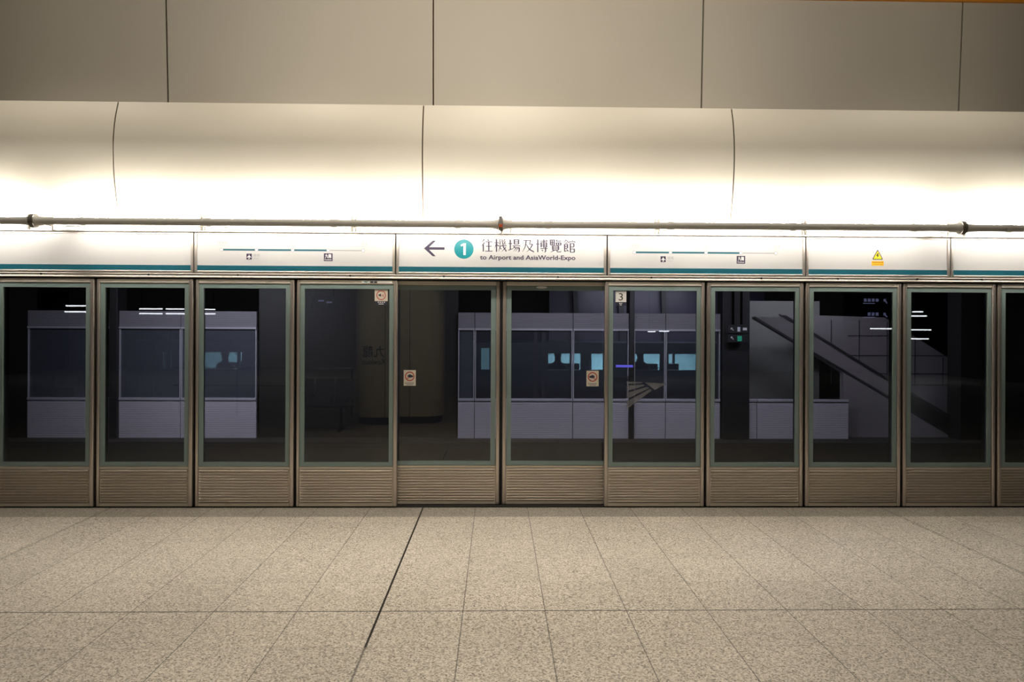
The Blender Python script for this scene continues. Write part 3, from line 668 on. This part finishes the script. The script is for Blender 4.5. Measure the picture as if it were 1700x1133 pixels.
# far hanging strip lamps
def hall_lamp(tubes, yv, lab):
    X0 = min(t[0] for t in tubes); X1 = max(t[1] for t in tubes); zt = max(t[2] for t in tubes)
    T = thing('hanging_strip_lamp', lab, 'strip lamp', 'strip lamps reflected in the glass', ((X0 + X1) / 2, yv, zt))
    for x0, x1, z in tubes:
        relT(MB().box(x0, x1, yv - 0.08, yv + 0.08, z - 0.018, z + 0.022).build('diffuser', strip_m), T)
        relT(MB().box(x0, x1, yv - 0.09, yv + 0.09, z + 0.024, z + 0.06).build('casing', darkp), T)
    zl = min(t[2] for t in tubes) + 0.05
    for x in (X0 + 0.02, X1 - 0.04): relT(MB().box(x, x + 0.02, yv - 0.01, yv + 0.01, zl, ZC).build('suspension_rod', darkp), T)
for tubes, lab in (([(-14.74, -13.70, 2.247), (-14.70, -13.80, 2.45)], 'pair of strip lamps reflected at the top right of the leftmost glass panel'),
                   ([(-12.22, -11.50, 2.198), (-11.32, -10.73, 2.20), (-12.22, -11.5, 2.36), (-11.32, -10.75, 2.36)], 'four strip lamps in two rows reflected at the top right of the second glass panel'),
                   ([(-10.35, -9.70, 2.352), (-10.35, -9.70, 2.20)], 'pair of strip lamps reflected at the top left of the third glass panel'),
                   ([(14.33, 15.02, 2.252), (14.60, 14.9, 2.40)], 'pair of strip lamps reflected at the upper left of the escalator foot panel'),
                   ([(5.27, 5.50, 1.66), (5.66, 5.98, 1.675)], 'two short cool strip lamps reflected in the middle of the number 3 panel'),
                   ([(13.1, 14.1, 1.80), (14.33, 15.19, 1.765), (14.4, 15.1, 1.45)], 'group of low strip lamps reflected across the two escalator panels')):
    hall_lamp(tubes, -18.1, lab)
# hanging direction signs
def hang_sign(x0, x1, z0, z1, y, label, rows, m, face=1):
    T = thing('hanging_sign', label, 'hanging sign', None, ((x0 + x1) / 2, y, z1))
    relT(MB().box(x0, x1, y - 0.06, y + 0.06, z0, z1, 0.01).build('sign_box', darkp), T)
    relT(MB().box(x0 + 0.08, x0 + 0.11, y - 0.015, y + 0.015, z1, (ZC if face > 0 else 2.9)).box(x1 - 0.11, x1 - 0.08, y - 0.015, y + 0.015, z1, (ZC if face > 0 else 2.9)).build('rod', darkp), T)
    for kind, a, b, c, d, mm in rows:
        yy = y + 0.062 * face
        if kind == 'arrow':
            o = MB().poly_y([(a, d), (a, c + (d - c) * .35), (a + (b - a) * .25, c + (d - c) * .6), (b - (b - a) * .2, c), (b, c + (d - c) * .2), (a + (b - a) * .45, c + (d - c) * .78), (a + (b - a) * .65, d)], min(yy, yy - .002 * face), max(yy, yy - .002 * face)).build('arrow', mm)
        else:
            o = MB().box(a, b, min(yy, yy - .002 * face), max(yy, yy - .002 * face), c, d).build('panel_print', mm)
        relT(o, T)
rw = []
for r_, (z, n) in enumerate(((2.47, 4), (2.12, 3))):
    rw.append(('arrow', 9.72, 9.82, z - 0.07, z + 0.05, sign_glow))
    for k in range(n): rw.append(('bar', 9.22 - k * 0.10 + 0.30, 9.29 - k * 0.10 + 0.30, z - 0.02, z + 0.06, sign_glow))
    rw.append(('bar', 9.20, 9.5, z - 0.07, z - 0.05, sign_glow))
hang_sign(8.75, 9.92, 1.95, 2.65, -11.1, 'black hanging sign reflected high in the escalator handrail panel', rw, sign_glow)
hang_sign(-4.60, -3.95, 2.22, 2.52, -11.1, 'small black hanging sign reflected above the bench', [('bar', -4.42, -4.28, 2.38, 2.42, sign_glow), ('bar', -4.22, -4.08, 2.34, 2.38, sign_glow)], sign_glow)

# ---------------------------------------------------------------- beyond the glass: track zone and the far side
struct(MB().box(XA, XB, 0.30, 4.2, -1.3, -1.1).build('floor_track', trackf))
struct(MB().box(XA, XB, 0.17, 0.30, -1.3, -0.05).build('wall_track_near', blackm))
struct(MB().box(XA, XB, 4.2, 14.2, -1.3, -0.03).build('floor_far', trackf))
struct(MB().box(XA, XB, 0.21, 14.2, 2.95, 3.1).build('ceiling_track', ceil_m))
struct(MB().box(XA, XB, 14.0, 14.2, -1.3, 3.0).build('wall_far', blackm))
YF = 4.6
def ribs_y(z0, z1, n, y):
    p = (z1 - z0) / n; pts = []
    for i in range(n): pts += [(y + 0.0022, z0 + i * p), (y, z0 + (i + .25) * p), (y, z0 + (i + .8) * p), (y + 0.0022, z0 + (i + .9) * p)]
    return pts + [(y + 0.006, z1), (y + 0.05, z1), (y + 0.05, z0)]
def far_bay(x0, x1, label, pane, full=True, bars=()):
    T = thing('far_wall_bay', label, 'wall bay', 'ribbed wall bays across the track', ((x0 + x1) / 2, YF, -0.03))
    relT(MB().prism_x(ribs_y(-0.03, 0.56, 20, YF), x0, x1).build('lower_panel', lav), T)
    relT(MB().box(x0, x1, YF - 0.02, YF + 0.06, 0.565, 0.605, 0.004).build('sill_rail', lav_rail), T)
    if not full: return
    relT(MB().box(x0, x1, YF - 0.02, YF + 0.06, 1.690, 1.722, 0.004).build('head_rail', lav_rail), T)
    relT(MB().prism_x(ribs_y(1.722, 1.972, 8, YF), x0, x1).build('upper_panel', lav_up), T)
    for mx_ in (x0, x1):
        s = 0.016 if mx_ == x0 else -0.016
        relT(MB().box(min(mx_, mx_ + s), max(mx_, mx_ + s), YF + 0.001, YF + 0.055, 0.605, 1.690).build('mullion', lav_rail), T)
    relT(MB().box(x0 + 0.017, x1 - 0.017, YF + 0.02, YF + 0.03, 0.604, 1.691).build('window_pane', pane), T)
    for q_ in bars: relT(MB().box(q_ - 0.03, q_ + 0.03, YF + 0.031, YF + 0.06, 0.605, 1.690).build('window_bar', darkp), T)
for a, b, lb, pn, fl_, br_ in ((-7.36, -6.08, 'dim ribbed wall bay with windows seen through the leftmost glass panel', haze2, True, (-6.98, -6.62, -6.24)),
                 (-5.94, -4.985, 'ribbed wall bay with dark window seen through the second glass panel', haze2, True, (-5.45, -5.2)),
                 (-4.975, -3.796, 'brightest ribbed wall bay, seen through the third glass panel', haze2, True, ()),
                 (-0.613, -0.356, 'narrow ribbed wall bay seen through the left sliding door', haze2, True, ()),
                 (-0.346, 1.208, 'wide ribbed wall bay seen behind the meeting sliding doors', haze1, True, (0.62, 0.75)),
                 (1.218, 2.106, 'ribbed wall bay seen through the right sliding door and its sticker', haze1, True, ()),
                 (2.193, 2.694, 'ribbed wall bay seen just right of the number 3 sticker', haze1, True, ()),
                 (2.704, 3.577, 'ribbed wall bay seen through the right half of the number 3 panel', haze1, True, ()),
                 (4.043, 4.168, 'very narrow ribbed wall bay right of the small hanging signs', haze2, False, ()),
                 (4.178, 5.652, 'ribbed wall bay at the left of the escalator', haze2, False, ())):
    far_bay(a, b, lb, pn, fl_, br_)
struct(MB().box(4.043, 5.9, 6.2, 6.3, -0.03, 2.25).build('wall_grey_panel', greyp))
for a, b, lb in ((-6.072, -5.945, 'black pillar seen through the second glass panel'), (2.11, 2.19, 'slim black pillar seen through the number 3 panel'), (3.60, 4.035, 'broad black pillar behind the small hanging signs')):
    tag(MB().box(a, b, YF - 0.05, YF + 0.25, -0.03, 2.95, 0.01).build('black_pillar', darkp), lb, 'pillar')
struct(MB().box(-3.79, -0.62, YF + 0.1, YF + 0.25, -0.03, 2.95).build('wall_dark_bay', blackm))
struct(MB().box(7.42, XB, YF - 0.1, YF + 0.25, -0.03, 2.95).build('wall_dark_east', blackm))
struct(MB().box(XA, -7.37, YF, YF + 0.25, -0.03, 2.95).build('wall_dark_west', blackm))
# escalator seen from its side, running down to the right
T = thing('escalator', 'grey sided escalator running down to the right behind the glass', 'escalator', None, (6.3, 5.0, -0.03))
E0, E1 = 4.80, 5.75
relT(MB().poly_y([(5.665, -0.03), (7.41, -0.03), (7.41, 0.25), (6.445, 0.86), (5.174, 1.64), (4.70, 1.93), (4.20, 1.93), (4.20, 1.90), (5.174, 1.33), (5.665, 1.02)], E0, E0 + 0.12).build('lower_flank', flank_m), T)
relT(MB().poly_y([(4.20, 1.94), (5.174, 1.361), (6.445, 0.63), (7.41, 0.05), (7.41, 0.008), (6.445, 0.59), (5.174, 1.32), (4.20, 1.90)], E0 - 0.02, E0).build('lower_trim', darkp), T)
relT(MB().poly_y([(4.70, 1.96), (5.174, 1.674), (6.445, 0.904), (7.41, 0.345), (7.41, 0.308), (6.445, 0.862), (5.174, 1.635), (4.62, 1.96)], E0 - 0.03, E0).build('handrail', darkp), T)
relT(MB().poly_y([(6.445, 0.86), (7.41, 0.30), (7.41, 0.06), (6.445, 0.63)], E0 - 0.01, E0 - 0.002).build('balustrade', blackm), T)
relT(MB().poly_y([(5.0, 2.0), (6.86, 1.95), (8.12, 1.17), (8.12, 0.0), (7.0, 0.5), (5.6, 1.3)], E1, E1 + 0.1).build('rear_flank', flank_m), T)
pj = MB()
for z in (0.75, 0.95, 1.27, 1.62): pj.box(6.2, (8.1 if z < 1.2 else 8.1 - (z - 1.17) * 1.62), E1 - 0.006, E1, z, z + 0.012)
for x in (5.9, 6.4, 6.9, 7.4, 7.9): pj.box(x, x + 0.010, E1 - 0.006, E1, 0.75, 1.9 - max(0, x - 6.86) * 0.63)
relT(pj.build('panel_joints', darkp), T)
# small hanging signs in front of the broad pillar
hang_sign(3.62, 3.94, 1.655, 1.80, 4.40, 'upper small black hanging sign with white symbols before the pillar', [('arrow', 3.66, 3.71, 1.70, 1.75, pale_glow), ('bar', 3.765, 3.81, 1.69, 1.76, pale_glow), ('bar', 3.85, 3.915, 1.71, 1.75, pale_glow)], pale_glow, -1)
hang_sign(3.62, 3.94, 1.515, 1.645, 4.40, 'lower small black hanging sign with a green square before the pillar', [('arrow', 3.66, 3.71, 1.56, 1.61, pale_glow), ('bar', 3.765, 3.835, 1.54, 1.62, green_glow)], pale_glow, -1)
T = thing('blue_display', 'small glowing blue display strip left of the slim black pillar', 'display', None, (1.99, 4.33, 1.16))
relT(MB().box(1.86, 2.12, 4.30, 4.36, 1.125, 1.16).build('screen', blue_glow), T)
relT(MB().box(2.125, 2.14, 4.32, 4.55, 1.13, 1.155).box(2.118, 2.127, 4.30, 4.36, 1.125, 1.16).build('bracket', darkp), T)
# violet glazed wall high on the right, far off
struct(MB().box(1.4, 7.2, 12.4, 12.5, 0.2, 2.95).build('wall_violet', violet))
for x in (2.0, 3.2, 4.35, 5.5): tag(MB().poly_y([(x, 2.95), (x + 0.12, 2.95), (x + 0.26, 0.2), (x + 0.12, 0.2)], 12.2, 12.35).build('leaning_mullion', darkp), 'dark leaning upright in front of the violet far wall', 'mullion', 'dark uprights before the violet wall')

# train standing behind the far wall, lit inside
YV = 9.1
T = thing('train_carriage', 'dark train carriage with lit windows beyond the far wall', 'train', None, (-0.5, 10.3, -0.9))
wins = [(-7.32, -7.12), (-6.43, -5.70), (-5.64, -5.60), (1.14, 1.62), (1.67, 1.86), (2.05, 2.36), (3.04, 3.63), (3.82, 4.47)]
wz0, wz1 = 0.82, 1.18
bd = MB(); x = -9.0
for a, b in wins: bd.box(x, a, YV, YV + 0.06, wz0, wz1); x = b
bd.box(x, 7.2, YV, YV + 0.06, wz0, wz1)
bd.box(-9.0, 7.2, YV, YV + 0.06, -0.5, wz0).box(-9.0, 7.2, YV, YV + 0.06, wz1, 1.36)
bd.box(-9.0, 7.2, YV, YV + 2.5, 1.36, 1.42).box(-9.0, 7.2, YV, YV + 2.5, -0.6, -0.5)
relT(bd.build('body_shell', train_m), T)
relT(MB().box(-8.9, 7.1, YV + 2.35, YV + 2.45, -0.5, 1.35).build('far_lining', train_in), T)
for a, b in wins: relT(MB().box(a - .005, b + .005, YV + 0.02, YV + 0.03, wz0 - .005, wz1 + .005).build('window_pane', glass), T)
for a in (-6.0, 3.45, 4.2, 2.2): relT(MB().box(a, a + 0.06, YV + 1.2, YV + 1.28, -0.5, 1.35).build('door_post', lav_rail), T)
for x in (-6.3, -5.9, 1.3, 1.75, 3.2, 3.6, 4.1):
    relT(MB().box(x - 0.2, x + 0.2, YV + 0.95, YV + 1.05, -0.1, 0.92, 0.03).build('seat_back', darkin), T)
for x in (-6.0, 2.0, 4.0):
    l = bpy.data.lights.new('carriage_light', 'AREA'); l.shape = 'RECTANGLE'; l.size = 2.5; l.size_y = 0.4; l.energy = 100; l.color = (0.78, 0.92, 1.0)
    lo = bpy.data.objects.new('carriage_light', l); COL.objects.link(lo); lo.parent = T; lo.matrix_world = Matrix.Translation((x, YV + 1.6, 1.33))
    lo.matrix_parent_inverse = Matrix.Identity(4); lo.location = Vector((x, YV + 1.6, 1.33)) - T.location
pod = thing('train_door', 'lit train door window seen through the left sliding door', 'train door', None, (-0.25, 8.9, -0.6))
relT(MB().box(-0.60, -0.34, 8.9, 8.98, -0.5, 1.40).box(-0.16, 0.15, 8.9, 8.98, -0.5, 1.40).box(-0.34, -0.16, 8.9, 8.98, 1.30, 1.40).box(-0.34, -0.16, 8.9, 8.98, -0.5, 0.83).build('leaf', train_m), pod)
relT(MB().box(-0.345, -0.155, 8.93, 8.94, 0.825, 1.305).build('window_pane', mat('lit_door_window', (0.2, 0.35, 0.42), 0.5, emit=(0.25, 0.55, 0.68), es=0.30)), pod)

# seated passengers inside the train
def passenger(x, y, z, lean, label):
    """seated figure on a seat whose top is at z; faces the doors, hips at (x, y)"""
    T = thing('person', label, 'person', 'passengers seated in the train', (x, y, z))
    V = [(0, 0, 0.10), (0, 0.02, 0.30), (0.0 + lean, 0.0, 0.50), (lean, -0.01, 0.60), (lean, -0.03, 0.70), (lean, -0.03, 0.80),
         (0.17 + lean, 0, 0.50), (0.22 + lean, -0.02, 0.28), (0.12, -0.22, 0.20), (-0.17 + lean, 0, 0.50), (-0.22 + lean, -0.02, 0.28), (-0.12, -0.22, 0.20),
         (0.10, -0.05, 0.09), (0.11, -0.42, 0.10), (0.11, -0.44, -0.32), (-0.10, -0.05, 0.09), (-0.11, -0.42, 0.10), (-0.11, -0.44, -0.32), (0.11, -0.56, -0.36), (-0.11, -0.56, -0.36)]
    Ed = [(0, 1), (1, 2), (2, 3), (3, 4), (4, 5), (2, 6), (6, 7), (7, 8), (2, 9), (9, 10), (10, 11), (0, 12), (12, 13), (13, 14), (0, 15), (15, 16), (16, 17), (14, 18), (17, 19)]
    Rr = [.13, .13, .12, .055, .085, .075, .065, .05, .035, .065, .05, .035, .09, .065, .045, .09, .065, .045, .04, .04]
    me = bpy.data.meshes.new('body'); me.from_pydata(V, Ed, []); o = bpy.data.objects.new('body', me); COL.objects.link(o)
    md = o.modifiers.new('skin', 'SKIN')
    for i, r in enumerate(Rr): me.skin_vertices[0].data[i].radius = (r, r * 0.9)
    me.skin_vertices[0].data[0].use_root = True
    sb = o.modifiers.new('sub', 'SUBSURF'); sb.levels = 1; sb.render_levels = 1
    me.materials.append(cloth); o.parent = T
    MB().lathe([(0.0, 0.05), (0.03, 0.082), (0.09, 0.09), (0.14, 0.075), (0.165, 0.03)], 'Z', (lean, -0.015, 0.70), 16).build('hair', navy, T, True)
passenger(-6.28, YV + 0.80, 0.34, 0.03, 'passenger in dark clothes seated in the train, seen through the third glass panel')
passenger(-5.60, YV + 0.82, 0.32, -0.03, 'darker passenger seated at the right of the train window behind the third glass panel')
passenger(1.42, YV + 0.80, 0.36, 0.0, 'passenger seated in the train window behind the right sliding door')
passenger(3.32, YV + 0.80, 0.38, 0.02, 'passenger seated in the train window behind the number 3 panel')

# cool fill lamps added to light the track zone, each given a hung casing
def track_fill_lamp(x, y, z, wid, power, label, tilt=0.0):
    T = thing('track_fill_lamp', label, 'strip lamp', 'cool fill lamps added under the track ceiling', (x, y, z))
    MB().box(-wid / 2, wid / 2, -0.06, 0.06, 0.0, 0.05, 0.01).build('casing', darkp, T)
    MB().box(-wid / 2 + 0.3, -wid / 2 + 0.32, -0.01, 0.01, 0.05, 2.95 - z).box(wid / 2 - 0.32, wid / 2 - 0.3, -0.01, 0.01, 0.05, 2.95 - z).build('suspension_rod', darkp, T)
    l = bpy.data.lights.new('lamp_light', 'AREA'); l.shape = 'RECTANGLE'; l.size = wid; l.size_y = 0.12; l.energy = power; l.color = COOL
    lo = bpy.data.objects.new('lamp_light', l); COL.objects.link(lo); lo.parent = T; lo.location = (0, 0, -0.01); lo.rotation_euler = (tilt, 0, 0)
for x, p, wd in ((-6.6, 0.14, 1.2), (-4.0, 1.8, 0.9), (0.6, 0.8, 1.6), (2.6, 0.85, 1.6), (5.6, 0.6, 1.4)):
    track_fill_lamp(x, 2.3, 2.85, wd, FAR_W * p, 'cool fill lamp added over the track behind the glass', R(35))
track_fill_lamp(4.0, 10.8, 2.8, 3.0, FAR_W * 1.0, 'cool fill lamp added to light the violet far wall', R(30))
track_fill_lamp(5.2, 5.35, 2.85, 1.6, FAR_W * 0.3, 'cool fill lamp added above the escalator well', 0.0)
